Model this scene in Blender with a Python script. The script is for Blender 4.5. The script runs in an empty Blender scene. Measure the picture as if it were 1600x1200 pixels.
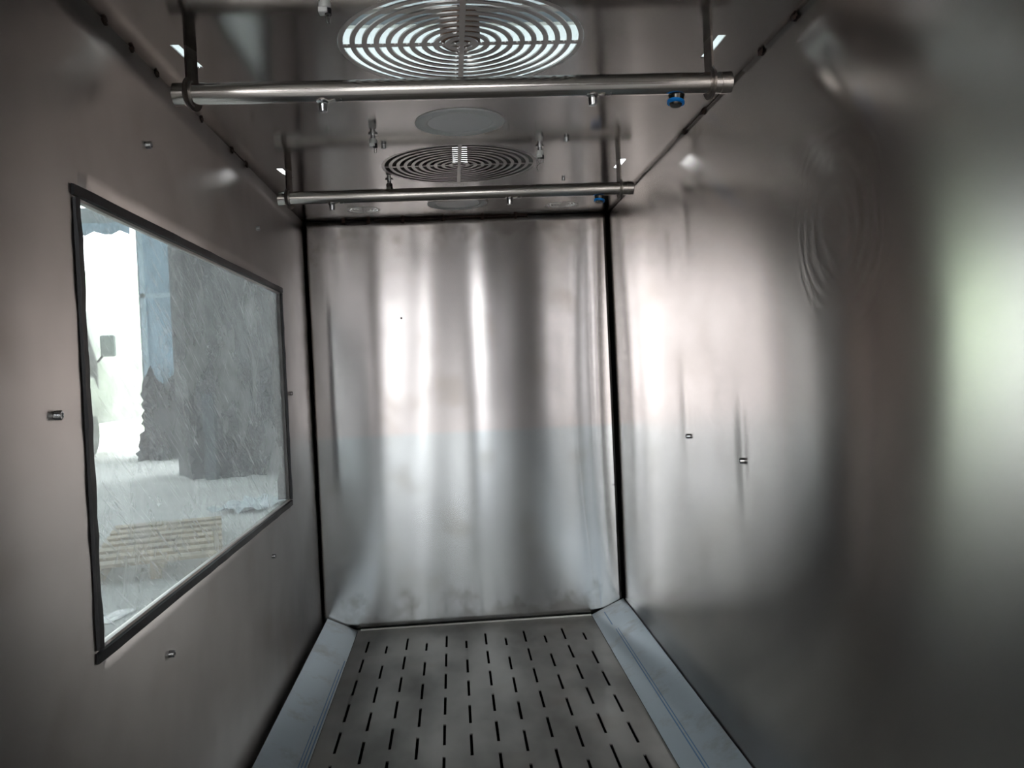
import bpy, bmesh, math, random
from mathutils import Vector, Matrix
PI = math.pi
random.seed(7)
sc = bpy.context.scene
COL = sc.collection

# ------------------------------------------------------------------ camera, sky, exposure
CAMZ = 1.076
YAW, PITCH, ROLL, F = 0.07008, -0.01608, -0.04573, 1311.7
cam_d = bpy.data.cameras.new('camera')
cam = bpy.data.objects.new('camera', cam_d)
COL.objects.link(cam)
cam_d.sensor_fit = 'HORIZONTAL'; cam_d.sensor_width = 36.0
cam_d.lens = 36.0 * F / 1600.0
cam_d.clip_start = 0.02; cam_d.clip_end = 200
fwd = Vector((math.sin(YAW)*math.cos(PITCH), math.cos(YAW)*math.cos(PITCH), math.sin(PITCH)))
rt = Vector((math.cos(YAW), -math.sin(YAW), 0)); up = rt.cross(fwd)
r2 = math.cos(ROLL)*rt + math.sin(ROLL)*up
u2 = -math.sin(ROLL)*rt + math.cos(ROLL)*up
m = Matrix((r2, u2, -fwd)).transposed().to_4x4()
m.translation = Vector((0, 0, CAMZ))
cam.matrix_world = m
sc.camera = cam

world = bpy.data.worlds.new('sky'); sc.world = world
world.use_nodes = True
bg = world.node_tree.nodes['Background']
bg.inputs[0].default_value = (0.93, 0.97, 1.0, 1); bg.inputs[1].default_value = 9.0
sc.view_settings.view_transform = 'Standard'; sc.view_settings.look = 'None'
sc.view_settings.exposure = -0.15; sc.view_settings.gamma = 1.0; sc.view_settings.use_curve_mapping = False
cy = sc.cycles
cy.max_bounces = 16; cy.glossy_bounces = 10; cy.diffuse_bounces = 5; cy.transmission_bounces = 8; cy.transparent_max_bounces = 12
cy.sample_clamp_indirect = 6.0; cy.caustics_reflective = True; cy.use_denoising = True
cy.blur_glossy = 0.3

# ------------------------------------------------------------------ dimensions (metres)
XL, XR, ZC, D, YF = -0.598, 0.697, 1.741, 3.60, 0.86
GZ = -0.20

# ------------------------------------------------------------------ helpers
def link(name, me, m=None, parent=None, loc=None):
    o = bpy.data.objects.new(name, me); COL.objects.link(o)
    if m is not None and me is not None and not me.materials: me.materials.append(m)
    if parent: o.parent = parent
    if loc: o.location = loc
    return o
def obj(name, bm, m, parent=None, smooth=False, loc=None):
    me = bpy.data.meshes.new(name); 
    bmesh.ops.recalc_face_normals(bm, faces=bm.faces)
    bm.to_mesh(me); bm.free()
    if smooth:
        for p in me.polygons: p.use_smooth = True
        me.set_sharp_from_angle(angle=math.radians(38))
    return link(name, me, m, parent, loc)
def tag(o, label, cat, group=None):
    o['label'] = label; o['category'] = cat
    if group: o['group'] = group
    return o
def thing(name, label, cat, loc=(0, 0, 0), rot=(0, 0, 0), group=None):
    o = bpy.data.objects.new(name, None); COL.objects.link(o); o.empty_display_size = .05
    o.location = loc; o.rotation_euler = rot
    return tag(o, label, cat, group)
def struct(o, label=None):
    o['kind'] = 'structure'
    if label: o['label'] = label
    return o
def copy_tree(o, parent=None, loc=None, label=None):
    c = o.copy(); COL.objects.link(c)
    if parent: c.parent = parent
    if loc: c.location = loc
    if label: c['label'] = label
    for ch in list(o.children): copy_tree(ch, c)
    return c
def add_box(bm, a, b, mtx=None):
    x0, y0, z0 = a; x1, y1, z1 = b
    v = [bm.verts.new(p) for p in [(x0,y0,z0),(x1,y0,z0),(x1,y1,z0),(x0,y1,z0),(x0,y0,z1),(x1,y0,z1),(x1,y1,z1),(x0,y1,z1)]]
    for f in [(0,3,2,1),(4,5,6,7),(0,1,5,4),(1,2,6,5),(2,3,7,6),(3,0,4,7)]:
        bm.faces.new([v[i] for i in f])
    if mtx is not None: bmesh.ops.transform(bm, matrix=mtx, verts=v)
    return v
def bevel(bm, w, seg=2):
    bmesh.ops.bevel(bm, geom=list(bm.edges), offset=w, segments=seg, affect='EDGES', profile=.5)
def add_lathe(bm, prof, n=32, mtx=None, caps=True):
    """profile [(r, z)...] about z"""
    rings = []
    for r, z in prof:
        if r < 1e-6: rings.append([bm.verts.new((0, 0, z))])
        else: rings.append([bm.verts.new((r*math.cos(2*PI*i/n), r*math.sin(2*PI*i/n), z)) for i in range(n)])
    for a, b in zip(rings, rings[1:]):
        for i in range(n):
            j = (i+1) % n
            if len(a) == 1 and len(b) > 1: bm.faces.new([a[0], b[i], b[j]])
            elif len(b) == 1 and len(a) > 1: bm.faces.new([a[i], b[0], a[j]])
            elif len(a) > 1: bm.faces.new([a[i], b[i], b[j], a[j]])
    if caps:
        for r in (rings[0], rings[-1]):
            if len(r) > 2: bm.faces.new(r)
    if mtx is not None:
        bmesh.ops.transform(bm, matrix=mtx, verts=[v for r in rings for v in r])
    return rings
def add_tube(bm, pts, r, n=8):
    pts = [Vector(p) for p in pts]; rings = []
    for i, p in enumerate(pts):
        t = (pts[min(i+1, len(pts)-1)] - pts[max(i-1, 0)]).normalized()
        a = Vector((0, 0, 1)) if abs(t.z) < .9 else Vector((1, 0, 0))
        u = t.cross(a).normalized(); w = t.cross(u)
        rr = r[i] if isinstance(r, (list, tuple)) else r
        rings.append([bm.verts.new(p + rr*(u*math.cos(2*PI*k/n) + w*math.sin(2*PI*k/n))) for k in range(n)])
    for a, b in zip(rings, rings[1:]):
        for k in range(n): bm.faces.new([a[k], a[(k+1) % n], b[(k+1) % n], b[k]])
    bm.faces.new(rings[0]); bm.faces.new(rings[-1])
def plate_mesh(name, outer, holes, th):
    """flat sheet with real holes, from closed 2D outlines; sheet lies z 0..th"""
    cu = bpy.data.curves.new(name, 'CURVE'); cu.dimensions = '2D'; cu.fill_mode = 'BOTH'; cu.extrude = th/2
    for pl in [outer] + holes:
        s = cu.splines.new('POLY'); s.points.add(len(pl)-1); s.use_cyclic_u = True
        for i, (x, y) in enumerate(pl): s.points[i].co = (x, y, 0, 1)
    co = bpy.data.objects.new(name, cu); COL.objects.link(co)
    dg = bpy.context.evaluated_depsgraph_get()
    me = bpy.data.meshes.new_from_object(co.evaluated_get(dg))
    bpy.data.objects.remove(co); bpy.data.curves.remove(cu)
    for v in me.vertices: v.co.z += th/2
    me.name = name
    me.materials.clear()
    return me
def circ(cx, cy_, r, n=72):
    return [(cx + r*math.cos(2*PI*i/n), cy_ + r*math.sin(2*PI*i/n)) for i in range(n)]
def rect(x0, y0, x1, y1): return [(x0, y0), (x1, y0), (x1, y1), (x0, y1)]
def arc_slot(cx, cy_, ro, ri, a0, a1):
    n = max(4, int((a1-a0)*ro/.008))
    return [(cx + ro*math.cos(a0+(a1-a0)*i/n), cy_ + ro*math.sin(a0+(a1-a0)*i/n)) for i in range(n+1)] + \
           [(cx + ri*math.cos(a1-(a1-a0)*i/n), cy_ + ri*math.sin(a1-(a1-a0)*i/n)) for i in range(n+1)]

# ------------------------------------------------------------------ materials
def new_mat(name):
    m = bpy.data.materials.new(name); m.use_nodes = True
    nt = m.node_tree; b = nt.nodes['Principled BSDF']
    return m, nt, b
def N(nt, t, **kw):
    n = nt.nodes.new(t)
    for k, v in kw.items():
        if k in n.inputs.keys(): n.inputs[k].default_value = v
        else: setattr(n, k, v)
    return n
def plain(name, col, rough=.5, metal=0, noise=0, nscale=6, bump=0, bscale=40, emit=None):
    m, nt, b = new_mat(name)
    b.inputs['Base Color'].default_value = (*col, 1); b.inputs['Roughness'].default_value = rough; b.inputs['Metallic'].default_value = metal
    tc = N(nt, 'ShaderNodeTexCoord')
    if noise:
        n = N(nt, 'ShaderNodeTexNoise', Scale=nscale, Detail=6.0, Roughness=.65); nt.links.new(tc.outputs['Object'], n.inputs['Vector'])
        r = N(nt, 'ShaderNodeMapRange'); r.inputs[1].default_value = .3; r.inputs[2].default_value = .7; r.inputs[3].default_value = 1-noise; r.inputs[4].default_value = 1+noise*.6
        mx = N(nt, 'ShaderNodeVectorMath', operation='SCALE'); mx.inputs[0].default_value = col
        nt.links.new(n.outputs[0], r.inputs[0]); nt.links.new(r.outputs[0], mx.inputs['Scale']); nt.links.new(mx.outputs[0], b.inputs['Base Color'])
    if bump:
        n2 = N(nt, 'ShaderNodeTexNoise', Scale=bscale, Detail=5.0); nt.links.new(tc.outputs['Object'], n2.inputs['Vector'])
        bp = N(nt, 'ShaderNodeBump', Strength=bump, Distance=.01); nt.links.new(n2.outputs[0], bp.inputs['Height']); nt.links.new(bp.outputs[0], b.inputs['Normal'])
    return m
def steel(name, col=(.60, .565, .54), film=None, edge=0, rough=.30, aniso=.9, axis='Z', rot=.25, dirt=.25, stain=.5, wave=.004, wscale=1.3, swirl=None, streak=(1, 1, 1), rvar=.06):
    m, nt, b = new_mat(name); L = nt.links
    b.inputs['Metallic'].default_value = 1; b.inputs['Anisotropic'].default_value = aniso; b.inputs['Anisotropic Rotation'].default_value = rot
    tg = N(nt, 'ShaderNodeTangent', direction_type='RADIAL', axis=axis); L.new(tg.outputs[0], b.inputs['Tangent'])
    tc = N(nt, 'ShaderNodeTexCoord')
    # handling smears and dirt film
    mp = N(nt, 'ShaderNodeMapping'); mp.inputs['Scale'].default_value = streak; L.new(tc.outputs['Object'], mp.inputs[0])
    n1 = N(nt, 'ShaderNodeTexNoise', Scale=2.6, Detail=3.0, Roughness=.5); L.new(mp.outputs[0], n1.inputs['Vector'])
    r1 = N(nt, 'ShaderNodeMapRange'); 
    for i, v in ((1, .3), (2, .8), (3, 0), (4, 1)): r1.inputs[i].default_value = v
    L.new(n1.outputs[0], r1.inputs[0])
    # small brown heat tint / oil stains
    n2 = N(nt, 'ShaderNodeTexNoise', Scale=5.0, Detail=2.0, Roughness=.5); L.new(tc.outputs['Object'], n2.inputs['Vector'])
    r2_ = N(nt, 'ShaderNodeMapRange')
    for i, v in ((1, .52), (2, .80), (3, 0), (4, stain*.6)): r2_.inputs[i].default_value = v
    r2_.interpolation_type = 'SMOOTHSTEP'; r1.interpolation_type = 'SMOOTHSTEP'
    L.new(n2.outputs[0], r2_.inputs[0])
    c1 = N(nt, 'ShaderNodeMix', data_type='RGBA'); c1.inputs[6].default_value = (*col, 1); c1.inputs[7].default_value = tuple(c*(1-dirt) for c in col) + (1,)
    L.new(r1.outputs[0], c1.inputs[0])
    c2 = N(nt, 'ShaderNodeMix', data_type='RGBA'); c2.inputs[7].default_value = (.33, .27, .21, 1); L.new(r2_.outputs[0], c2.inputs[0]); L.new(c1.outputs[2], c2.inputs[6])
    cout = c2.outputs[2]
    if edge:   # grimy marks along the top and bottom edges of the sheet
        sz = N(nt, 'ShaderNodeSeparateXYZ'); L.new(tc.outputs['Object'], sz.inputs[0])
        ab = N(nt, 'ShaderNodeMath', operation='ABSOLUTE'); L.new(sz.outputs['Z'], ab.inputs[0])
        er = N(nt, 'ShaderNodeMapRange'); 
        for i, v in ((1, .62), (2, .88), (3, -.16), (4, .24)): er.inputs[i].default_value = v
        L.new(ab.outputs[0], er.inputs[0])
        n4 = N(nt, 'ShaderNodeTexNoise', Scale=9.0, Detail=6.0, Roughness=.6); L.new(tc.outputs['Object'], n4.inputs['Vector'])
        ad = N(nt, 'ShaderNodeMath', operation='ADD'); L.new(er.outputs[0], ad.inputs[0]); L.new(n4.outputs[0], ad.inputs[1])
        e2 = N(nt, 'ShaderNodeMapRange')
        for i, v in ((1, .56), (2, .72), (3, 0), (4, edge)): e2.inputs[i].default_value = v
        L.new(ad.outputs[0], e2.inputs[0])
        c4 = N(nt, 'ShaderNodeMix', data_type='RGBA'); c4.inputs[7].default_value = (.26, .22, .19, 1)
        L.new(e2.outputs[0], c4.inputs[0]); L.new(cout, c4.inputs[6]); cout = c4.outputs[2]
    if film:   # cooler tint on the lower part of the sheet
        sx = N(nt, 'ShaderNodeSeparateXYZ'); L.new(tc.outputs['Object'], sx.inputs[0])
        fr = N(nt, 'ShaderNodeMapRange')
        for i, v in ((1, film[0]-.012), (2, film[0]+.012), (3, 1), (4, 0)): fr.inputs[i].default_value = v
        L.new(sx.outputs['Z'], fr.inputs[0])
        c3 = N(nt, 'ShaderNodeMix', data_type='RGBA', blend_type='MULTIPLY'); c3.inputs[7].default_value = (*film[1], 1)
        L.new(fr.outputs[0], c3.inputs[0]); L.new(cout, c3.inputs[6]); cout = c3.outputs[2]
    L.new(cout, b.inputs['Base Color'])
    rr = N(nt, 'ShaderNodeMath', operation='MULTIPLY_ADD'); rr.inputs[1].default_value = rvar; rr.inputs[2].default_value = rough
    L.new(r1.outputs[0], rr.inputs[0]); 
    ra = N(nt, 'ShaderNodeMath', operation='MULTIPLY_ADD'); ra.inputs[1].default_value = .03; L.new(r2_.outputs[0], ra.inputs[0]); L.new(rr.outputs[0], ra.inputs[2])
    L.new(ra.outputs[0], b.inputs['Roughness'])
    # slack of the thin sheet
    n3 = N(nt, 'ShaderNodeTexNoise', Scale=wscale, Detail=1.0); L.new(tc.outputs['Object'], n3.inputs['Vector'])
    bp = N(nt, 'ShaderNodeBump', Strength=1.0, Distance=wave); L.new(n3.outputs[0], bp.inputs['Height'])
    nout = bp.outputs[0]
    if swirl:
        (cx, cy_, cz), rad, sc_ = swirl
        mp2 = N(nt, 'ShaderNodeMapping'); mp2.inputs['Location'].default_value = (-cx, -cy_, -cz); L.new(tc.outputs['Object'], mp2.inputs[0])
        ln = N(nt, 'ShaderNodeVectorMath', operation='LENGTH'); L.new(mp2.outputs[0], ln.inputs[0])
        fl = N(nt, 'ShaderNodeMapRange'); 
        for i, v in ((1, rad*.6), (2, rad), (3, 1), (4, 0)): fl.inputs[i].default_value = v
        L.new(ln.outputs['Value'], fl.inputs[0])
        wv = N(nt, 'ShaderNodeTexWave', wave_type='RINGS', rings_direction='SPHERICAL', Scale=sc_, Distortion=2.5); wv.inputs['Detail'].default_value = 2
        L.new(mp2.outputs[0], wv.inputs[0])
        h = N(nt, 'ShaderNodeMath', operation='MULTIPLY'); L.new(wv.outputs['Fac'], h.inputs[0]); L.new(fl.outputs[0], h.inputs[1])
        b2 = N(nt, 'ShaderNodeBump', Strength=.4, Distance=.0006); L.new(h.outputs[0], b2.inputs['Height']); L.new(nout, b2.inputs['Normal'])
        nout = b2.outputs[0]
        rs = N(nt, 'ShaderNodeMath', operation='MULTIPLY_ADD'); rs.inputs[1].default_value = .045; L.new(fl.outputs[0], rs.inputs[0]); L.new(ra.outputs[0], rs.inputs[2]); L.new(rs.outputs[0], b.inputs['Roughness'])
    L.new(nout, b.inputs['Normal'])
    return m

M = {}
M['back'] = steel('brushed_steel_back', col=(.575, .53, .52), rough=.19, aniso=.96, dirt=.18, stain=.5, wave=.002, rvar=.02, film=(.823-.8705, (.90, 1.0, 1.03)), edge=.5)
M['left'] = steel('brushed_steel_left', col=(.51, .48, .455), rough=.29, dirt=.3, wave=.009, wscale=1.2)
M['right'] = steel('brushed_steel_right', col=(.57, .535, .51), rough=.19, aniso=.97, dirt=.12, wave=.002, stain=.15, rvar=.03, swirl=((.5, -.15, .44), .26, 16))
M['ceil'] = steel('brushed_steel_ceiling', col=(.44, .425, .41), rough=.13, aniso=.2, axis='Y', rot=.25, dirt=.15, wave=.002, stain=.25, rvar=.03)
M['floor'] = steel('steel_floor', col=(.50, .49, .46), rough=.42, aniso=.6, axis='X', rot=0, dirt=.4, stain=.6, wave=.001, streak=(2, 1, 1), rvar=.12)
M['grille'] = steel('grille_steel', col=(.50, .48, .46), rough=.28, aniso=.0, axis='Z', dirt=.15, stain=.1, wave=.0005)
M['pipe'] = steel('polished_pipe', col=(.80, .74, .70), rough=.15, aniso=.3, axis='X', rot=.25, dirt=.15, stain=.3, wave=0, rvar=.05)
M['bracket'] = plain('bracket_steel', (.36, .32, .29), .35, 1, .4, 20)
M['stud'] = plain('threaded_stud', (.75, .75, .76), .18, 1)
M['weld'] = plain('weld_burn', (.07, .04, .03), .6, .4, .5, 60, .5, 200)
M['black'] = plain('black_void', (.006, .006, .006), .9)  # near-black colour stands in for shade behind gaps and under the floor
M['rubber'] = plain('black_rubber', (.018, .017, .02), .45, 0, .3, 30)
M['white'] = plain('white_plastic', (.80, .80, .80), .4)
M['whitecap'] = plain('white_cap', (.85, .84, .82), .35)
M['diffuser'] = plain('lamp_diffuser', (.78, .80, .82), .25)
M['blue'] = plain('blue_release_ring', (.0, .22, .72), .35)
M['fitting'] = plain('dark_fitting', (.10, .095, .085), .25, .9)
M['wire'] = plain('bare_wire', (.6, .6, .56), .3, 1)
M['motor'] = plain('rusty_motor', (.16, .09, .06), .6, .3, .5, 30, .4, 80)
M['galv'] = plain('galvanised_duct', (.55, .53, .50), .42, .8, .25, 8)

# ------------------------------------------------------------------ chamber shell
CX, CYY, CZZ = (XL+XR)/2, 1.6, ZC/2
def bump2(u, v, cu, cv, su, sv, a, rot=0):
    du, dv = u-cu, v-cv
    c, s = math.cos(rot), math.sin(rot)
    du, dv = du*c+dv*s, -du*s+dv*c
    return a*math.exp(-(du*du)/(su*su) - (dv*dv)/(sv*sv))
def grid_wall(name, axis, val, u0, u1, v0, v1, nu, nv, m, height, th, out, hole=None, us=None, vs=None):
    """sheet wall in plane axis=val; u,v the other axes; height(u,v) pushes it inwards; th thickness outwards"""
    us = us or [u0+(u1-u0)*i/nu for i in range(nu+1)]
    vs = vs or [v0+(v1-v0)*i/nv for i in range(nv+1)]
    bm = bmesh.new(); V = {}
    for lay in (0, 1):
        for i, u in enumerate(us):
            for j, v in enumerate(vs):
                h = height(u, v)
                w = val - out*h if lay == 0 else val + out*th
                if hole and lay == 0:
                    pass
                p = (w, u, v) if axis == 'x' else (u, w, v)
                V[lay, i, j] = bm.verts.new(Vector(p) - Vector((CX, CYY, CZZ)))
    def inside(i, j):
        if not hole: return False
        uc = (us[i]+us[i+1])/2; vc = (vs[j]+vs[j+1])/2
        return hole[0] < uc < hole[1] and hole[2] < vc < hole[3]
    nu_, nv_ = len(us)-1, len(vs)-1
    for i in range(nu_):
        for j in range(nv_):
            if inside(i, j): continue
            for lay in (0, 1):
                f = [V[lay, i, j], V[lay, i+1, j], V[lay, i+1, j+1], V[lay, i, j+1]]
                bm.faces.new(f)
            for (a, b, ni, nj) in (((i, j), (i+1, j), i, j-1), ((i, j+1), (i+1, j+1), i, j+1), ((i, j), (i, j+1), i-1, j), ((i+1, j), (i+1, j+1), i+1, j)):
                if not (0 <= ni < nu_ and 0 <= nj < nv_) or inside(ni, nj):
                    bm.faces.new([V[0, a[0], a[1]], V[0, b[0], b[1]], V[1, b[0], b[1]], V[1, a[0], a[1]]])
    o = obj(name, bm, m, loc=(CX, CYY, CZZ))
    # smooth only the big face
    for p in o.data.polygons:
        n = p.normal; k = 0 if axis == 'x' else 1
        p.use_smooth = abs(n[k]) > .8
    return o
def edges_with(a, b, n, extra):
    s = sorted(set([round(a+(b-a)*i/n, 4) for i in range(n+1)] + extra)); return s

# window opening in the left wall (y, z)
WY0, WY1, WZ0, WZ1 = 1.425, 3.035, .655, 1.385
def h_left(u, v):
    return bump2(u, v, 1.0, 1.0, .5, .9, .004) 
def h_right(u, v):
    e = min(1, max(0, (v-.0)/.3), max(0, (ZC-v)/.3)); e = e*e*(3-2*e)
    g = min(1, max(0, (D-u)/.25)); e *= g*g*(3-2*g)
    return e*(bump2(u, v, 2.38, .95, .50, .78, -.0145) + bump2(u, v, 1.45, .9, .35, .8, .012)) - bump2(u, v, 2.027, .84, .04, .13, .0014) - bump2(u, v, 2.54, .93, .05, .16, .0009) - bump2(u, v, 2.62, 1.45, .05, .12, .0008) + bump2(u, v, 2.45, 1.5, .04, .1, .0007)
def h_back(u, v):
    e = min(1, max(0, (v-.05)/.3), max(0, (ZC-v)/.3)); e = e*e*(3-2*e)
    return (.0010*math.sin((u-.1)*11 + v*.9) + .0003*math.sin(u*29 - v*1.5))/(1+math.exp((u-.22)/.06)) + .004*math.sin(v*1.5)*u + .0062*math.exp(-((u-.645+.022*math.sin(v*1.9))/.075)**2)
wl = struct(grid_wall('wall_left', 'x', XL, YF, 3.66, -.05, ZC, 0, 0, M['left'], h_left, .010, -1, (WY0, WY1, WZ0, WZ1),
     edges_with(YF, 3.66, 60, [WY0, WY1]), edges_with(-.05, ZC, 30, [WZ0, WZ1])), 'brushed steel wall with the window')
wr = struct(grid_wall('wall_right', 'x', XR, YF, 3.66, -.05, ZC, 200, 100, M['right'], h_right, .045, 1), 'bulging brushed steel wall without a window')
wb = struct(grid_wall('wall_back', 'y', D, XL+.006, XR-.009, .003, ZC-.002, 100, 60, M['back'], h_back, .003, 1), 'brushed steel end wall')
bm = bmesh.new(); add_box(bm, (XL-.05, 3.655, -.3), (XR+.05, 3.70, ZC+.05)); struct(obj('trim_1', bm, M['black']), 'black panel added behind the corner gaps to keep light out')  # added light blocker, coloured black for the shade in the corner gaps

# ceiling with grille, slot and vent holes
G = [(.0495, 1.715), (.0525, 2.705)]; GR = .2475
SV = [(-.3225, 3.385), (.474, 3.402)]; SVR = .067
slots = [(-.520, 1.690), (.573, 1.690), (-.520, 2.685), (.573, 2.685)]
def skewrect(x, y, left): 
    w, l, k = .017, .125, (.012 if left else .0)
    return [(x, y), (x+w, y), (x+w+k, y+l), (x+k, y+l)]
holes = [circ(x-CX, y-CYY, GR) for x, y in G] + [circ(x-CX, y-CYY, SVR) for x, y in SV] + \
        [[(px-CX, py-CYY) for px, py in skewrect(x, y, x < 0)] for x, y in slots]
me = plate_mesh('ceiling', rect(XL-.045-CX, YF-CYY, XR+.045-CX, 3.66-CYY), holes, .003)
for v in me.vertices: v.co.z += ZC-CZZ
cl = struct(link('ceiling', me, M['ceil'], loc=(CX, CYY, CZZ)), 'brushed steel ceiling with round grilles')

def grille(name, R, pitch, n, slotw, spoke, mat_):
    hs = []
    for k in range(n):
        ro = R-.010-k*pitch; ri = ro-slotw
        if ri < .006: break
        for q in range(4):
            a = math.asin(min(.9, spoke/2/ro)); hs.append(arc_slot(0, 0, ro, ri, q*PI/2+a, (q+1)*PI/2-a))
    return link(name, plate_mesh(name, circ(0, 0, R, 96), hs, .003), mat_)
g1 = grille('fan_grille', GR-.0006, .0237, 10, .0132, .012, M['grille']); g1.location = (*G[0], ZC)
tag(g1, 'large round slotted steel fan grille nearest the camera, before the first pipe', 'grille', 'round fan grilles')
g2 = g1.copy(); COL.objects.link(g2); g2.location = (*G[1], ZC)
tag(g2, 'round slotted steel fan grille with bright daylight spot, above the second pipe', 'grille', 'round fan grilles')
v1 = grille('air_vent', SVR-.0006, .0125, 4, .0062, .008, M['grille']); v1.location = (*SV[0], ZC)
tag(v1, 'small round slotted vent in the ceiling corner by the left wall', 'vent', 'small ceiling vents')
v2 = v1.copy(); COL.objects.link(v2); v2.location = (*SV[1], ZC)
tag(v2, 'small faint round vent in the ceiling corner by the right wall', 'vent', 'small ceiling vents')

# floor: perforated sheet over a dark sump
cols = [-.390+.0790*i for i in range(12)]
hs = []
for i, x in enumerate(cols):
    if i % 2 == 0: ys = [3.446-.2185*k for k in range(16)]; ln = [.145]*16
    else: ys = [3.370]+[3.147-.2185*k for k in range(15)]; ln = [.095]+[.142]*15
    for y, l in zip(ys, ln): hs.append(rect(x-.0043-CX, y-l-CYY, x+.0043-CX, y-CYY))
me = plate_mesh('floor', rect(XL-CX, YF-CYY, XR-CX, 3.60-CYY), hs, .004)
for v in me.vertices: v.co.z -= .004+CZZ
struct(link('floor', me, M['floor'], loc=(CX, CYY, CZZ)), 'steel floor sheet cut with rows of drain slots')
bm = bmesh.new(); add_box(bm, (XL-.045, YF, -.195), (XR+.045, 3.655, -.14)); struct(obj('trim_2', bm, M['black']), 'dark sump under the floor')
for n_, (a, b) in enumerate((((XL-.045, YF, -.14), (XL-.002, 3.655, -.052)), ((XR+.002, YF, -.14), (XR+.045, 3.655, -.052)), ((XL, YF-.002, -.14), (XR, YF+.02, -.006)))):
    bm = bmesh.new(); add_box(bm, a, b); struct(obj('trim_%d' % (n_+3), bm, M['black']), 'dark base frame of the chamber')
# folded steel lip at the foot of the back wall, glint painted whitish
bm = bmesh.new(); add_box(bm, (-.44, 3.589, .0005), (.55, 3.5975, .006)); struct(obj('trim_6', bm, plain('edge_glint', (.8, .79, .75), .4)), 'thin steel edge between floor and end wall, its glint painted in')

# weld spots along the ceiling seams
def weld(p, s, k):
    bm = bmesh.new(); bmesh.ops.create_icosphere(bm, subdivisions=2, radius=1)
    for v in bm.verts:
        v.co *= 1+.35*random.uniform(-1, 1); v.co = Vector((v.co.x*s[0], v.co.y*s[1], v.co.z*s[2]))
    obj('weld_spot', bm, M['weld'], cl, True, Vector(p)-Vector((CX, CYY, CZZ)))
for y in (1.70, 1.57, 1.84, 2.16, 2.45, 2.62): weld((XL+.002, y, ZC-.003), (.003, .012, .006), 0)
for y in (1.60, 1.78, 1.98, 2.20, 2.38): weld((XR-.002, y, ZC-.003), (.003, .014, .005), 0)
for x in (-.43, -.325, -.18, -.01, .16, .3): weld((x, D-.002, ZC-.006), (.008, .003, .007), 0)
bm = bmesh.new(); add_box(bm, (XL+.002, 2.45-CYY+CYY, ZC-.0018), (XL+.0035, 2.62, ZC-.0002)); add_box(bm, (XR-.0025, 1.9, ZC-.0012), (XR-.001, 2.45, ZC-.0002)); add_box(bm, (-.3, D-.003, ZC-.0035), (.35, D-.001, ZC-.0005))
o = obj('weld_seam', bm, M['weld'], cl, loc=(-CX, -CYY, -CZZ))

# ------------------------------------------------------------------ window: rubber seal, pane
win = bpy.data.objects.new('window_1', None); COL.objects.link(win); win.location = (XL, WY0, WZ0); struct(win, 'wide scratched window in black rubber seal')
def seal():
    bm = bmesh.new()
    y0, y1, z0, z1 = WY0-.003, WY1+.003, WZ0-.003, WZ1+.003
    w = .024
    t0, t1 = XL-.0105, XL+.007
    for a, b in (((y0-w, z1), (y1+w*.7, z1+w)), ((y0-w, z0-w), (y1+w*.7, z0)), ((y0-w, z0), (y0, z1)), ((y1, z0), (y1+w*.7, z1))):
        n = 24
        long_y = (b[0]-a[0]) > (b[1]-a[1])
        prev = None
        for i in range(n+1):
            t = i/n
            if long_y: ya = yb = a[0]+(b[0]-a[0])*t; za, zb = a[1], b[1]; j = random.uniform(-.0012, .0012); pts = [(t0, ya, za), (t1+j, ya, za+.003), (t1+j, ya, zb-.004), (t0, ya, zb)]
            else: zz = a[1]+(b[1]-a[1])*t; j = random.uniform(-.0012, .0012); pts = [(t0, a[0], zz), (t1+j, a[0]+.004, zz), (t1+j, b[0]-.003, zz), (t0, b[0], zz)]
            cur = [bm.verts.new(Vector(p)-Vector(win.location)) for p in pts]
            if prev:
                for k in range(4): bm.faces.new([prev[k], prev[(k+1) % 4], cur[(k+1) % 4], cur[k]])
            else: bm.faces.new(cur)
            prev = cur
        bm.faces.new(prev)
    return bm
obj('seal', seal(), M['rubber'], win)
# double pane look: dark spacer bar on the inside of the far jamb
bm = bmesh.new(); add_box(bm, (-.040, WY1-WY0-.005, .0), (-.0003, WY1-WY0-.0003, WZ1-WZ0)); obj('spacer', bm, plain('spacer_grey', (.12, .11, .105), .5, .3, .4, 12), win)
mg, nt, b = new_mat('scratched_pane'); L = nt.links
nt.nodes.remove(b); out = nt.nodes['Material Output']
tr = N(nt, 'ShaderNodeBsdfTransparent'); tr.inputs[0].default_value = (.93, .96, .96, 1)
tl = N(nt, 'ShaderNodeBsdfTranslucent'); tl.inputs[0].default_value = (.96, .96, .96, 1)
df = N(nt, 'ShaderNodeBsdfDiffuse'); df.inputs[0].default_value = (.7, .72, .74, 1)
gl = N(nt, 'ShaderNodeBsdfGlossy'); gl.inputs['Roughness'].default_value = .08
tc = N(nt, 'ShaderNodeTexCoord')
def scr(rot, sx, sy, lo, hi, sc_=6.0):
    mp = N(nt, 'ShaderNodeMapping'); mp.inputs['Rotation'].default_value = (rot, 0, 0); L.new(tc.outputs['Object'], mp.inputs[0])
    mp2 = N(nt, 'ShaderNodeMapping'); mp2.inputs['Scale'].default_value = (1, sx, sy); L.new(mp.outputs[0], mp2.inputs[0])
    n = N(nt, 'ShaderNodeTexNoise', Scale=sc_, Detail=5.0, Roughness=.7, Distortion=.4); L.new(mp2.outputs[0], n.inputs['Vector'])
    r = N(nt, 'ShaderNodeMapRange')
    for i, v in ((1, lo), (2, hi), (3, 0), (4, 1)): r.inputs[i].default_value = v
    L.new(n.outputs[0], r.inputs[0]); return r.outputs[0]
s1 = scr(.6, 1.2, 26, .58, .72); s2 = scr(-.9, 1, 30, .60, .74, 4); s3 = scr(0, 1, 1, .35, .7, 3.5)
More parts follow.
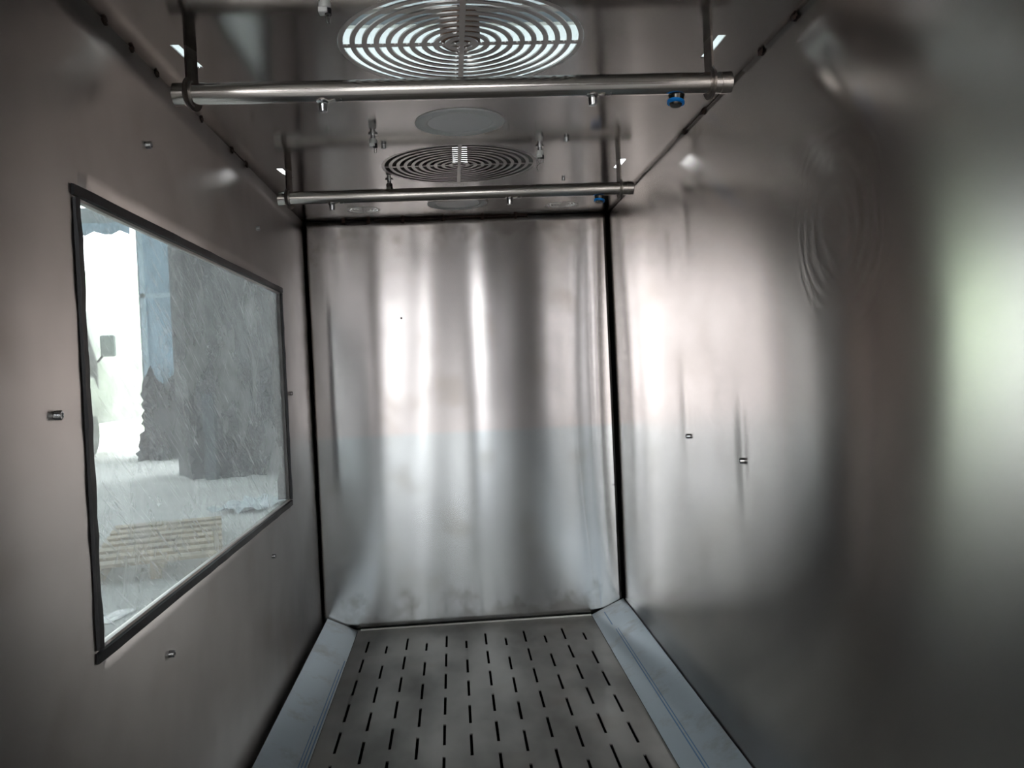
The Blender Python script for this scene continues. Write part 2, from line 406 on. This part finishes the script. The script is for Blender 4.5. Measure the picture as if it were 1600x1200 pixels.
def mth(op, a, b_):
    n = N(nt, 'ShaderNodeMath', operation=op)
    for i, v in enumerate((a, b_)):
        if isinstance(v, (int, float)): n.inputs[i].default_value = v
        else: L.new(v, n.inputs[i])
    return n.outputs[0]
haze = mth('ADD', mth('ADD', mth('MULTIPLY', s1, .30), mth('MULTIPLY', s2, .12)), mth('ADD', mth('MULTIPLY', s3, .16), .18))
m1 = N(nt, 'ShaderNodeMixShader', Fac=.35); L.new(tl.outputs[0], m1.inputs[1]); L.new(df.outputs[0], m1.inputs[2])
m2 = N(nt, 'ShaderNodeMixShader'); L.new(haze, m2.inputs[0]); L.new(tr.outputs[0], m2.inputs[1]); L.new(m1.outputs[0], m2.inputs[2])
m3 = N(nt, 'ShaderNodeMixShader', Fac=.05); L.new(m2.outputs[0], m3.inputs[1]); L.new(gl.outputs[0], m3.inputs[2])
L.new(m3.outputs[0], out.inputs[0])
bm = bmesh.new(); add_box(bm, (-.0125, -.002, -.002), (-.0110, WY1-WY0-.005, WZ1-WZ0+.002)); obj('glass_pane', bm, mg, win)

# ------------------------------------------------------------------ hanging pipes
def bracket_bm():
    bm = bmesh.new(); prof = []
    # flat strap in the y-z plane with a round eye at the bottom (origin = eye centre)
    n = 28; R, r = .0335, .0218
    topz = ZC+.012-PZ; w = .019
    a0 = math.asin(w/R)
    outer = [(R*math.sin(a0+(2*PI-2*a0)*i/n), R*math.cos(a0+(2*PI-2*a0)*i/n)) for i in range(n+1)]
    for x in (-.0022, .0022):
        o_ = [bm.verts.new((x, y, z)) for y, z in outer]
        i_ = [bm.verts.new((x, y*r/R, z*r/R)) for y, z in outer]
        for k in range(n): bm.faces.new([o_[k], o_[k+1], i_[k+1], i_[k]])
        t = [bm.verts.new((x, w, topz)), bm.verts.new((x, -w, topz))]
        m_ = [bm.verts.new((x, r*math.sin(s*a0), r*math.cos(s*a0))) for s in (.33, -.33)]
        bm.faces.new([t[0], o_[0], i_[0], m_[0], m_[1], i_[n], o_[n], t[1]])
        prof.append((o_, i_, t, m_))
    A, B = prof
    for k in range(n):
        bm.faces.new([A[0][k], A[0][k+1], B[0][k+1], B[0][k]]); bm.faces.new([A[1][k], A[1][k+1], B[1][k+1], B[1][k]])
    for p, q in (((0, 0), (2, 0)), ((2, 0), (2, 1)), ((2, 1), (0, n)), ((1, n), (3, 1)), ((3, 1), (3, 0)), ((3, 0), (1, 0))):
        bm.faces.new([A[p[0]][p[1]], A[q[0]][q[1]], B[q[0]][q[1]], B[p[0]][p[1]]])
    return bm
PZ = 1.651
def cyl_x(bm, x0, x1, r, n=40):
    add_lathe(bm, [(r*.86, 0), (r, .002), (r, x1-x0-.002), (r*.86, x1-x0)], n, Matrix.Translation((x0, 0, 0)) @ Matrix.Rotation(PI/2, 4, 'Y'))
def make_pipe(y, x0, x1, nozx, fitx, label, first):
    PL = x1-x0
    t = thing('water_pipe', label, 'pipe', (0, y, PZ), (0, 0, 0), 'steel pipes hung under the ceiling')
    bm = bmesh.new(); cyl_x(bm, x0, x1, .0212); obj('tube', bm, M['pipe'], t, True)
    for ex, s in ((x0, -1), (x1, 1)):
        bm = bmesh.new(); e = .024
        a, b_ = (ex-.001, ex+e) if s < 0 else (ex-e, ex+.001)
        cyl_x(bm, a, b_, .0222); obj('end_cap', bm, M['pipe'], t, True)
    for bx in (x0+.036, x1-.044):
        o_ = obj('bracket', bracket_bm(), M['bracket'], t); o_.location = (bx, 0, 0)
        o_.rotation_euler = (0, 0, -.28 if bx < 0 else .10)
        bm = bmesh.new(); add_lathe(bm, [(.0218, -.0025), (.0255, -.0025), (.0255, .0025), (.0218, .0025)], 32, Matrix.Rotation(PI/2, 4, 'Y'), False)
        obj('weld_ring', bm, M['bracket'], t, True).location = (bx, 0, 0)
    for nx in nozx:
        nz = bpy.data.objects.new('spray_nozzle', None)
        bm = bmesh.new(); add_lathe(bm, [(.0135, 0), (.0135, -.002), (.009, -.004), (.0095, -.008), (.0088, -.010), (.0092, -.013), (.0082, -.016), (.008, -.021), (.0045, -.0215), (.004, -.017), (0, -.017)], 24)
        o_ = obj('spray_nozzle', bm, M['stud'], t, True); o_.location = (nx, 0, -.0195)
        bm = bmesh.new()
        for k in range(9):
            pass
        vs = []
        for k in range(11):
            xx = -.012+.05*k/10; wob = .0015*math.sin(k*1.7)
            vs.append((bm.verts.new((xx, -.006+wob, .001+.002*math.sin(k*.9))), bm.verts.new((xx, .005+wob, -.0005)), bm.verts.new((xx, .005+wob, .0005)), bm.verts.new((xx, -.006+wob, .0022+.002*math.sin(k*.9)))))
        for p, q in zip(vs, vs[1:]):
            for i in range(4): bm.faces.new([p[i], p[(i+1) % 4], q[(i+1) % 4], q[i]])
        bm.faces.new(vs[0]); bm.faces.new(vs[-1])
        obj('film_scrap', bm, M['wire'], o_, True).location = (0, -.004, -.0015)
    ft = obj('hose_fitting', (lambda bm: (add_lathe(bm, [(.017, .010), (.017, -.002), (.0155, -.004), (.0145, -.014), (.0125, -.022), (.011, -.0235), (.0, -.0235)], 28), bm)[1])(bmesh.new()), M['fitting'], t, True)
    ft.location = (fitx, .012, -.0195); ft.rotation_euler = (-.12, .14, 0)
    bm = bmesh.new(); add_lathe(bm, [(.0125, -.0125), (.0172, -.0125), (.0182, -.015), (.0178, -.0185), (.0128, -.0195)], 28, None, False)
    obj('release_ring', bm, M['blue'], ft, True)
    return t
make_pipe(1.710, -.523, .602, (-.233, .312), .49, 'steel water pipe nearest the camera, hanging across under the first large grille', True)
make_pipe(2.705, -.523, .613, (-.356, .209), .505, 'steel water pipe further in, hanging across between second grille and end wall', False)

# ------------------------------------------------------------------ ceiling lights
def light_thing(x, y, label):
    t = thing('ceiling_light', label, 'light', (x, y, ZC), (0, 0, 0), 'round ceiling lights')
    bm = bmesh.new(); add_lathe(bm, [(.085, -.0015), (.0875, -.0035), (.094, -.0045), (.112, -.0048), (.1185, -.003), (.1195, -.0002)], 72, None, False); obj('rim', bm, M['white'], t, True)
    bm = bmesh.new(); add_lathe(bm, [(0, -.0022), (.0865, -.0018), (.0865, -.0005), (0, -.0005)], 64, None, False); obj('diffuser', bm, M['diffuser'], t, True)
    return t
light_thing(.0505, 2.243, 'unlit round white light panel between the two hanging pipes')
light_thing(.0515, 3.31, 'unlit round white light panel beyond the second pipe by the end wall')

# ------------------------------------------------------------------ studs
def stud_bm(r=.0075, l=.011):
    bm = bmesh.new(); prof = [(r, 0)]
    n = 6
    for k in range(n):
        z = l*.15+l*.8*k/n; prof += [(r, z), (r*.84, z+l*.05), (r, z+l*.1)]
    prof += [(r*.8, l), (r*.45, l), (r*.4, l*.7), (0, l*.7)]
    add_lathe(bm, prof, 18, None, False)
    return bm
sme = bpy.data.meshes.new('threaded_stud'); bm = stud_bm(); bmesh.ops.recalc_face_normals(bm, faces=bm.faces); bm.to_mesh(sme); bm.free(); sme.materials.append(M['stud'])
for p in sme.polygons: p.use_smooth = True
def stud(p, axis, label, s=1, group='threaded studs on the walls'):
    o = link('threaded_stud', sme); o.location = p; o.scale = (s, s, s)
    if axis == '+x': o.rotation_euler = (0, PI/2, 0)
    if axis == '-x': o.rotation_euler = (0, -PI/2, 0)
    if axis == '-z': o.rotation_euler = (PI, 0, 0)
    if axis == '-y': o.rotation_euler = (PI/2, 0, 0)
    return tag(o, label, 'stud', group)
for y, z, lb in ((1.301, 1.040, 'steel stud left of the window, beside its near edge'), (1.760, 1.567, 'steel stud above the near half of the window'),
                 (2.720, 1.563, 'steel stud above the far end of the window'), (3.129, 1.029, 'steel stud between the window and the end wall'),
                 (2.712, .520, 'steel stud below the far end of the window'), (1.739, .534, 'square-looking bright steel stud below the near half of the window')):
    stud((XL+h_left(y, z)-.001, y, z), '+x', lb)
stud((XR-h_right(2.516, .851)+.001, 2.516, .851), '-x', 'steel stud on the right wall, further and higher of the two')
stud((XR-h_right(2.027, .827)+.001, 2.027, .827), '-x', 'steel stud on the right wall, nearer and lower of the two')
stud((.36, 2.419, ZC), '-z', 'short steel stud in the ceiling near the right end of second grille', 1, 'studs on the ceiling')
stud((-.166, 2.442, ZC), '-z', 'short dark stud in the ceiling beside the white-capped sensor', 1, 'studs on the ceiling')
stud((.419, 2.93, ZC), '-z', 'small ceiling stud just over the second pipe', .8, 'studs on the ceiling')
bm = bmesh.new(); bmesh.ops.create_uvsphere(bm, u_segments=16, v_segments=8, radius=.004)
tag(obj('rivet', bm, M['stud'], None, True, (.672, D-h_back(.672, .561)-.001, .561)), 'tiny bright rivet low on the end wall by the right corner', 'rivet')
bm = bmesh.new(); bmesh.ops.create_uvsphere(bm, u_segments=16, v_segments=8, radius=.004)
tag(obj('rivet', bm, M['weld'], None, True, (-.206, D-h_back(-.206, 1.32)-.001, 1.32)), 'tiny dark spot on the upper left of the end wall', 'rivet')

# ------------------------------------------------------------------ sensors
def sensor(x, y, label, white=True, wires=True):
    t = thing('sensor', label, 'sensor', (x, y, ZC), (0, 0, 0), 'sensors hanging from the ceiling')
    bm = bmesh.new(); add_lathe(bm, [(.013, 0), (.013, -.003), (.0065, -.004), (.0065, -.018), (0, -.018)], 20); obj('stem', bm, M['stud'], t, True)
    bm = bmesh.new(); add_lathe(bm, [(.0, -.014), (.008, -.014), (.0105, -.017), (.0108, -.027), (.0, -.027)], 24); obj('cap', bm, M['whitecap'] if white else M['bracket'], t, True)
    bm = bmesh.new(); add_box(bm, (-.0105, -.0105, -.036), (.005, .009, -.0272)); bevel(bm, .0012); obj('plug', bm, M['whitecap'] if white else M['fitting'], t)
    bm = bmesh.new(); add_lathe(bm, [(.0, -.0275), (.006, -.0275), (.006, -.038), (0, -.038)], 16, Matrix.Translation((.0055, .0, 0))); obj('core', bm, M['rubber'], t, True)
    if wires:
        for k in range(2):
            bm = bmesh.new(); add_tube(bm, [(.001+.006*k, 0, -.036), (.002+.0065*k, .001, -.043), (.0025+.0055*k, 0, -.049), (.004+.004*k, .002, -.051)], .0007, 6)
            obj('wire', bm, M['wire'], t, True)
    return t
sensor(-.19, 1.475, 'white-capped sensor with two bare pins, near top left of the first grille')
sensor(-.187, 2.33, 'white-capped sensor hanging left, between first pipe and second grille')
s3_ = sensor(.291, 2.50, 'white-capped sensor with dangling loose wires, right of the second grille')
bm = bmesh.new(); add_tube(bm, [(0, 0, -.036), (-.006, .002, -.046), (-.001, .004, -.052), (-.010, .002, -.058), (-.012, .0, -.066), (-.008, 0, -.074)], .0009, 6); obj('wire', bm, M['wire'], s3_, True)
sensor(-.183, 2.87, 'dark sensor just over the second pipe, left of its middle', False, False)

# ------------------------------------------------------------------ film covered cover strips along the floor
mf, nt, b = new_mat('blue_white_film'); L = nt.links
b.inputs['Roughness'].default_value = .32; b.inputs['Metallic'].default_value = .35
tc = N(nt, 'ShaderNodeTexCoord'); n = N(nt, 'ShaderNodeTexNoise', Scale=4.0, Detail=8.0, Roughness=.7); L.new(tc.outputs['Object'], n.inputs['Vector'])
r = N(nt, 'ShaderNodeMapRange')
for i, v in ((1, .52), (2, .72), (3, 0), (4, .75)): r.inputs[i].default_value = v
L.new(n.outputs[0], r.inputs[0])
c = N(nt, 'ShaderNodeMix', data_type='RGBA'); c.inputs[6].default_value = (.44, .52, .57, 1); c.inputs[7].default_value = (.24, .21, .17, 1); L.new(r.outputs[0], c.inputs[0]); L.new(c.outputs[2], b.inputs['Base Color'])
mline = plain('blue_print_line', (.10, .22, .42), .4)
def strip(x_in, z_in, x_out, z_out, lines, label, y1, dy_out):
    t = thing('cover_strip', label, 'strip', ((x_in+x_out)/2, 2.0, 0), (0, 0, 0), 'film-covered steel strips along the floor')
    o0 = Vector(t.location)
    bm = bmesh.new(); y0 = YF+.1
    n = Vector((-(z_out-z_in), 0, x_out-x_in)).normalized(); n = n if n.z > 0 else -n
    def P(s, y, h): return Vector((x_in+(x_out-x_in)*s, y, z_in+(z_out-z_in)*s)) + n*h - o0
    v = []
    for h in (0, .0025):
        v += [bm.verts.new(P(0, y0, h)), bm.verts.new(P(1, y0, h)), bm.verts.new(P(1, y1+dy_out, h)), bm.verts.new(P(0, y1, h))]
    for f in ((0, 3, 2, 1), (4, 5, 6, 7), (0, 1, 5, 4), (1, 2, 6, 5), (2, 3, 7, 6), (3, 0, 4, 7)): bm.faces.new([v[i] for i in f])
    obj('sheet', bm, mf, t)
    # folded down inner flange
    bm = bmesh.new(); add_box(bm, tuple(P(0, y0, 0)+Vector((-.0008, 0, -.004))), tuple(P(0, y1, .002)+Vector((.0008, 0, 0)))); obj('flange', bm, M['fitting'], t)
    for s, wd, ya, yb in lines:
        bm = bmesh.new(); q = [P(s-wd/2, ya, .0026), P(s+wd/2, ya, .0026), P(s+wd/2, yb, .0026), P(s-wd/2, yb, .0026)]
        vv = [bm.verts.new(p) for p in q] + [bm.verts.new(p+n*.0002) for p in q]
        for f in ((0, 3, 2, 1), (4, 5, 6, 7), (0, 1, 5, 4), (1, 2, 6, 5), (2, 3, 7, 6), (3, 0, 4, 7)): bm.faces.new([vv[i] for i in f])
        obj('print_line', bm, mline, t)
    return t
strip(-.452, .001, -.576, .060, [(.05, .03, .3, 3.2), (.12, .025, .3, 3.1), (.18, .02, .3, 2.6)], 'pale metal strip leaning between the slotted floor and the window wall', 3.585, -.0)
strip(.552, .003, .694, .066, [(.36, .025, 1.95, 3.30), (.415, .02, 1.95, 3.30), (.34, .03, 3.36, 3.54)], 'blue-filmed metal strip with a double blue line, against the bulging right wall', 3.585, 0)

# ------------------------------------------------------------------ fans and duct above the ceiling
t = thing('exhaust_fan', 'brown fan motor on struts, seen through the first large grille', 'fan', (G[0][0], 1.79, ZC+.006))
bm = bmesh.new(); add_lathe(bm, [(0, .02), (.034, .02), (.042, .026), (.042, .085), (.03, .095), (0, .095)], 28); obj('motor', bm, M['motor'], t, True)
bm = bmesh.new(); add_box(bm, (-.29, -.012, .095), (.29, .012, .10)); add_box(bm, (-.29, -.012, -.002), (-.285, .012, .10)); add_box(bm, (.285, -.012, -.002), (.29, .012, .10)); obj('strut', bm, M['galv'], t)
t = thing('fan_duct', 'round metal duct standing over the second large grille', 'duct', (G[1][0], G[1][1], ZC+.0035))
bm = bmesh.new(); nseg, R_ = 96, .262
zs = [0, .07, .125, .165]
ring = [[bm.verts.new((R_*math.cos(2*PI*i/nseg), R_*math.sin(2*PI*i/nseg), z)) for i in range(nseg)] for z in zs]
for k in range(len(zs)-1):
    for i in range(nseg):
        ang = (i+.5)/nseg*360
        if k == 1 and 82 < ang < 92: continue
        bm.faces.new([ring[k][i], ring[k][(i+1) % nseg], ring[k+1][(i+1) % nseg], ring[k+1][i]])
obj('duct_wall', bm, M['galv'], t)
bm = bmesh.new(); add_lathe(bm, [(0, .1655), (.264, .1655), (.264, .168), (0, .168)], 64, None, False); obj('duct_cover', bm, M['galv'], t)

# ------------------------------------------------------------------ the workshop outside
mgd, nt, b = new_mat('dusty_concrete'); L = nt.links
tc = N(nt, 'ShaderNodeTexCoord'); n = N(nt, 'ShaderNodeTexNoise', Scale=.8, Detail=9.0, Roughness=.65); L.new(tc.outputs['Object'], n.inputs['Vector'])
cr = N(nt, 'ShaderNodeValToRGB'); cr.color_ramp.elements[0].color = (.58, .555, .53, 1); cr.color_ramp.elements[1].color = (.80, .78, .75, 1); cr.color_ramp.elements[0].position = .3; cr.color_ramp.elements[1].position = .7
L.new(n.outputs[0], cr.inputs[0]); L.new(cr.outputs[0], b.inputs['Base Color']); b.inputs['Roughness'].default_value = .85
bm = bmesh.new(); add_box(bm, (-40, -40, GZ-.2), (40, 60, GZ)); struct(obj('ground', bm, mgd), 'dusty grey concrete ground')
mroof, nt, b = new_mat('translucent_roof'); L = nt.links
nt.nodes.remove(b); tl = N(nt, 'ShaderNodeBsdfTranslucent'); tl.inputs[0].default_value = (.50, .58, .60, 1); df = N(nt, 'ShaderNodeBsdfDiffuse'); df.inputs[0].default_value = (.5, .55, .56, 1)
mx = N(nt, 'ShaderNodeMixShader', Fac=.91); L.new(tl.outputs[0], mx.inputs[1]); L.new(df.outputs[0], mx.inputs[2]); L.new(mx.outputs[0], nt.nodes['Material Output'].inputs[0])
def corr(name, x0, x1, y0, y1, z, m_):
    bm = bmesh.new(); n = int((x1-x0)/.06); a = [bm.verts.new((x0+(x1-x0)*i/n, y0, z+.02*math.sin(i*PI/2))) for i in range(n+1)]; c_ = [bm.verts.new((x0+(x1-x0)*i/n, y1, z+.02*math.sin(i*PI/2))) for i in range(n+1)]
    for i in range(n): bm.faces.new([a[i], a[i+1], c_[i+1], c_[i]])
    return struct(obj(name, bm, m_))
corr('roof', -12, 7, 2.05, 16.2, 5.6, mroof)
bm = bmesh.new(); add_box(bm, (-12, -5, 5.58), (7, 2.05, 5.66)); struct(obj('ceiling_rear', bm, plain('dark_roof_sheet', (.07, .065, .06), .8)), 'unseen opaque roof part added to dim the light behind the camera')  # added out of view, opaque and dark to cut light entering the chamber
mbeam = plain('purlin_steel', (.30, .33, .35), .6, .2)
for i, y in enumerate((2, 5, 8, 10.6, 12.9)):
    bm = bmesh.new(); add_box(bm, (-12, y-.05, 5.43), (7, y+.05, 5.57)); struct(obj('trim_%d' % (7+i), bm, mbeam), 'roof purlin of the workshop')
mwall, nt, b = new_mat('weathered_wall'); L = nt.links
tc = N(nt, 'ShaderNodeTexCoord'); n = N(nt, 'ShaderNodeTexNoise', Scale=1.6, Detail=9.0, Roughness=.7, Distortion=.7); L.new(tc.outputs['Object'], n.inputs['Vector'])
cr = N(nt, 'ShaderNodeValToRGB'); cr.color_ramp.elements[0].color = (.05, .05, .055, 1); cr.color_ramp.elements[1].color = (.30, .30, .30, 1); cr.color_ramp.elements[0].position = .35; cr.color_ramp.elements[1].position = .7
L.new(n.outputs[0], cr.inputs[0]); L.new(cr.outputs[0], b.inputs['Base Color']); b.inputs['Roughness'].default_value = .9
bm = bmesh.new(); add_box(bm, (-3.95, 12.5, GZ), (7, 12.7, 3.85)); struct(obj('wall_far', bm, mwall), 'dark weathered workshop wall beyond the window')
bm = bmesh.new(); add_box(bm, (7, -5, GZ), (7.2, 12.7, 5.5)); struct(obj('wall_side', bm, mwall), 'unseen workshop side wall with a gap added to let light in')
bm = bmesh.new()
for a, b_ in (((-12.2, -5, GZ), (-12, 5.5, 5.5)), ((-12.2, 11, GZ), (-12, 16.3, 5.5)), ((-12.2, 5.5, 3.2), (-12, 11, 5.5))): add_box(bm, a, b_)  # unseen gap added to brighten the ground outside the window
struct(obj('wall_left_side', bm, mwall), 'unseen workshop side wall with a gap added to let light in')
mrear = plain('brown_plaster', (.085, .07, .065), .9, 0, .3, 2)
# unseen rear wall behind the camera, gaps shaped to streak the steel with light
def wall_y(name, y, x0, x1, z0, z1, ops, m_, label):
    xs = sorted({x0, x1} | {o_[0] for o_ in ops} | {o_[1] for o_ in ops}); zs = sorted({z0, z1} | {o_[2] for o_ in ops} | {o_[3] for o_ in ops})
    bm = bmesh.new()
    for a, b_ in zip(xs, xs[1:]):
        for c_, d_ in zip(zs, zs[1:]):
            mx_, mz_ = (a+b_)/2, (c_+d_)/2
            if any(o_[0] < mx_ < o_[1] and o_[2] < mz_ < o_[3] for o_ in ops): continue
            add_box(bm, (a, y-.1, c_), (b_, y, d_))
    bmesh.ops.remove_doubles(bm, verts=bm.verts, dist=1e-5)
    return struct(obj(name, bm, m_), label)
wall_y('wall_behind', -5, -12.2, 7.2, GZ, 5.6, [(-.80, -.20, GZ, .65), (-.66, -.48, .65, 3.6), (.16, .56, .65, 3.8), (-3.5, -1.85, GZ, 4.4)], mrear, 'unseen workshop wall behind the camera, gaps shaped to streak the steel with light')
# door beam and posts of the big opening
bm = bmesh.new(); add_box(bm, (-12, 16, 4.12), (-3.7, 16.3, 4.42)); add_box(bm, (-5.72, 16, GZ), (-5.60, 16.3, 4.2)); add_box(bm, (-12, 16, GZ), (-11.8, 16.3, 4.2)); struct(obj('door_1', bm, mbeam), 'frame of the bright open workshop doorway')
mtarp = plain('blue_sheet', (.34, .48, .60), .4, .2, .35, 1.5)
bm = bmesh.new(); nx = 40
a = []
for zz in (3.93, 4.12):
    a.append([bm.verts.new((-12+6.2*i/nx, 15.93+.04*math.sin(i*1.9), zz+(.04*math.sin(i*2.3) if zz < 4 else 0))) for i in range(nx+1)])
for i in range(nx): bm.faces.new([a[0][i], a[0][i+1], a[1][i+1], a[1][i]])
o = obj('valance', bm, plain('pale_blue_cloth', (.33, .45, .55), .7, 0, .3, 3), None, True); mod = o.modifiers.new('th', 'SOLIDIFY'); mod.thickness = .01
tag(o, 'blue hanging strip under the beam of the bright doorway', 'cloth')
t = thing('door_leaf', 'blue metal door leaf beside the bright doorway', 'door', (-5.60, 15.8, GZ))
bm = bmesh.new(); add_box(bm, (0, 0, .05), (1.95, .05, 4.2)); obj('panel', bm, mtarp, t)
bm = bmesh.new(); add_box(bm, (.0, -.05, .0), (.08, 0, 4.25)); add_box(bm, (1.87, -.05, 0), (1.95, 0, 4.25)); add_box(bm, (0, -.05, 4.17), (1.95, 0, 4.25)); add_box(bm, (0, -.05, 2.9), (1.95, 0, 2.98))
obj('frame', bm, plain('leaf_frame', (.45, .58, .66), .5, .1), t)
bm = bmesh.new(); ln = math.hypot(1.8, 2.6); add_box(bm, (0, -.045, -.05), (ln, -.002, .05), Matrix.Translation((.08, 0, .5)) @ Matrix.Rotation(-math.atan2(2.6, 1.8), 4, 'Y')); obj('brace', bm, plain('leaf_brace', (.50, .62, .70), .5, .1), t)

# heap of dark sheets leaning on the far wall
mheap = plain('dark_plastic_sheet', (.05, .05, .06), .45, 0, .6, 3, .9, 5)
def heap(name, x0, x1, y, z1, label, cat, seed):
    rnd = random.Random(seed); bm = bmesh.new(); nx, nz = 40, 26; V = {}
    for i in range(nx+1):
        for j in range(nz+1):
            u, v = i/nx, j/nz
            d = .75*(1-v)**.8 + .12*math.sin(u*17+v*5+seed)*(1-v*.5) + .06*math.sin(u*41+v*9) + rnd.uniform(-.03, .03)
            V[i, j] = bm.verts.new((x0+(x1-x0)*u + .05*rnd.uniform(-1, 1), y-max(.03, d), GZ+(z1*(.85+.15*math.sin(u*9+seed)))*v))
    for i in range(nx):
        for j in range(nz): bm.faces.new([V[i, j], V[i+1, j], V[i+1, j+1], V[i, j+1]])
    o = obj(name, bm, mheap, None, False); mod = o.modifiers.new('th', 'SOLIDIFY'); mod.thickness = .02
    return tag(o, label, cat)
heap('covered_heap', -3.6, -2.2, 12.45, 1.75, 'dark crumpled sheet-covered heap against the far workshop wall', 'heap', 1)
heap('scrap_pile', -5.5, -4.0, 15.7, 1.9, 'dark mottled pile in front of the blue door leaf', 'pile', 3)
bm = bmesh.new(); add_box(bm, (-18, 26, GZ), (6, 26.3, 4.6)); struct(obj('wall_green_tint', bm, plain('pale_green_tint', (.80, .95, .68), .8, 0, .1, 1)), 'pale green wall added outside the doorway to tint the reflections')  # added wall, gives the steel reflections a green tint
bm = bmesh.new(); add_box(bm, (-3.93, 12.2, GZ), (-3.75, 12.45, 3.8)); struct(obj('trim_12', bm, mwall), 'dark wall post beside the blue door leaf')
bm = bmesh.new(); add_box(bm, (-3.35, 11.45, GZ), (-3.2, 11.6, .95)); tag(obj('timber_post', bm, plain('blueish_post', (.06, .08, .10), .6)), 'short dark post standing in front of the covered heap', 'post')

# pallet
t = thing('wooden_pallet', 'pale wooden pallet lying on the ground below the window', 'pallet', (-2.02, 5.72, GZ), (0, 0, .27))
mw = plain('pallet_wood', (.62, .50, .36), .8, 0, .45, 5, .3, 30)
for k in range(7):
    bm = bmesh.new(); y = k*.26; add_box(bm, (-.42, y, .105), (.42, y+.14, .128)); bevel(bm, .003); obj('board', bm, mw, t)
for x in (-.41, -.04, .33):
    bm = bmesh.new(); add_box(bm, (x, 0, 0), (x+.08, 1.70, .104)); bevel(bm, .003); obj('runner', bm, mw, t)
# paper and plastic
def scrap(name, cx, cy_, w, h, m_, label, cat, amp, seed):
    rnd = random.Random(seed); bm = bmesh.new(); n = 8; V = {}
    for i in range(n+1):
        for j in range(n+1): V[i, j] = bm.verts.new((w*(i/n-.5)+rnd.uniform(-1, 1)*w*.02+.2*h*(j/n), h*(j/n-.5)+rnd.uniform(-1, 1)*h*.05, .004+amp*abs(math.sin(i*.9+seed)*math.sin(j*.8+1))))
    for i in range(n):
        for j in range(n): bm.faces.new([V[i, j], V[i+1, j], V[i+1, j+1], V[i, j+1]])
    o = obj(name, bm, m_, None, False, (cx, cy_, GZ)); mod = o.modifiers.new('th', 'SOLIDIFY'); mod.thickness = .001
    return tag(o, label, cat)
scrap('paper_sheet', -1.98, 4.82, .12, .28, M['whitecap'], 'small white paper lying on the ground by the near lower window corner', 'paper', .004, 2)
scrap('plastic_sheet', -2.2, 8.75, .50, .9, plain('clear_plastic', (.92, .96, 1.0), .3), 'crumpled pale plastic sheet on the ground by the far lower window corner', 'plastic', .08, 5)

# vehicle parked in the doorway: front view of a truck
t = thing('truck', 'grey truck parked in the bright doorway with a large side mirror', 'truck', (-7.40, 15.0, GZ))
mt = plain('truck_paint', (.42, .42, .38), .35, .1, .3, 2)
bm = bmesh.new()
def prism(bm, prof, y0, y1):
    a = [bm.verts.new((x, y0, z)) for x, z in prof]; b_ = [bm.verts.new((x, y1, z)) for x, z in prof]
    bm.faces.new(a); bm.faces.new(b_)
    for i in range(len(prof)): bm.faces.new([a[i], a[(i+1) % len(prof)], b_[(i+1) % len(prof)], b_[i]])
prism(bm, [(-.95, .65), (.95, .65), (.98, 1.1), (.9, 1.5), (.55, 1.75), (-.55, 1.75), (-.9, 1.5), (-.98, 1.1)], -.2, 1.2); bevel(bm, .03); obj('hood', bm, mt, t)
bm = bmesh.new(); prism(bm, [(-.95, .65), (.95, .65), (.95, 1.75), (.72, 2.75), (-.72, 2.75), (-.95, 1.75)], .8, 3.2); bevel(bm, .04); obj('cab', bm, mt, t)
bm = bmesh.new(); prism(bm, [(-.84, 1.8), (.84, 1.8), (.66, 2.6), (-.66, 2.6)], .785, .81); obj('windscreen', bm, plain('dark_glass', (.1, .12, .13), .08), t)
bm = bmesh.new(); add_box(bm, (-1.0, -.4, .72), (1.02, -.18, .98)); bevel(bm, .03); obj('bumper', bm, plain('bumper_dark', (.10, .10, .10), .5), t)
for s in (-1, 1):
    bm = bmesh.new(); add_lathe(bm, [(.2, -.14), (.44, -.14), (.5, -.08), (.5, .08), (.44, .14), (.2, .14)], 32, Matrix.Translation((s*.82, .3, .5)) @ Matrix.Rotation(PI/2, 4, 'Y')); obj('wheel', bm, M['rubber'], t, True)
    bm = bmesh.new(); add_lathe(bm, [(0, 0), (.11, 0), (.12, .02), (0, .04)], 24, Matrix.Translation((s*.7, -.2, 1.25)) @ Matrix.Rotation(PI/2, 4, 'X')); obj('headlight', bm, M['whitecap'], t, True)
    bm = bmesh.new(); add_box(bm, (s*1.22-.13, .6, 1.86), (s*1.22+.13, .72, 2.25)); bevel(bm, .04); mo = obj('mirror', bm, plain('mirror_shell', (.3, .36, .32), .4), t)
    bm = bmesh.new(); add_tube(bm, [(s*.9, .9, 1.75), (s*1.12, .7, 1.9)], .02); obj('mirror_arm', bm, M['rubber'], mo)
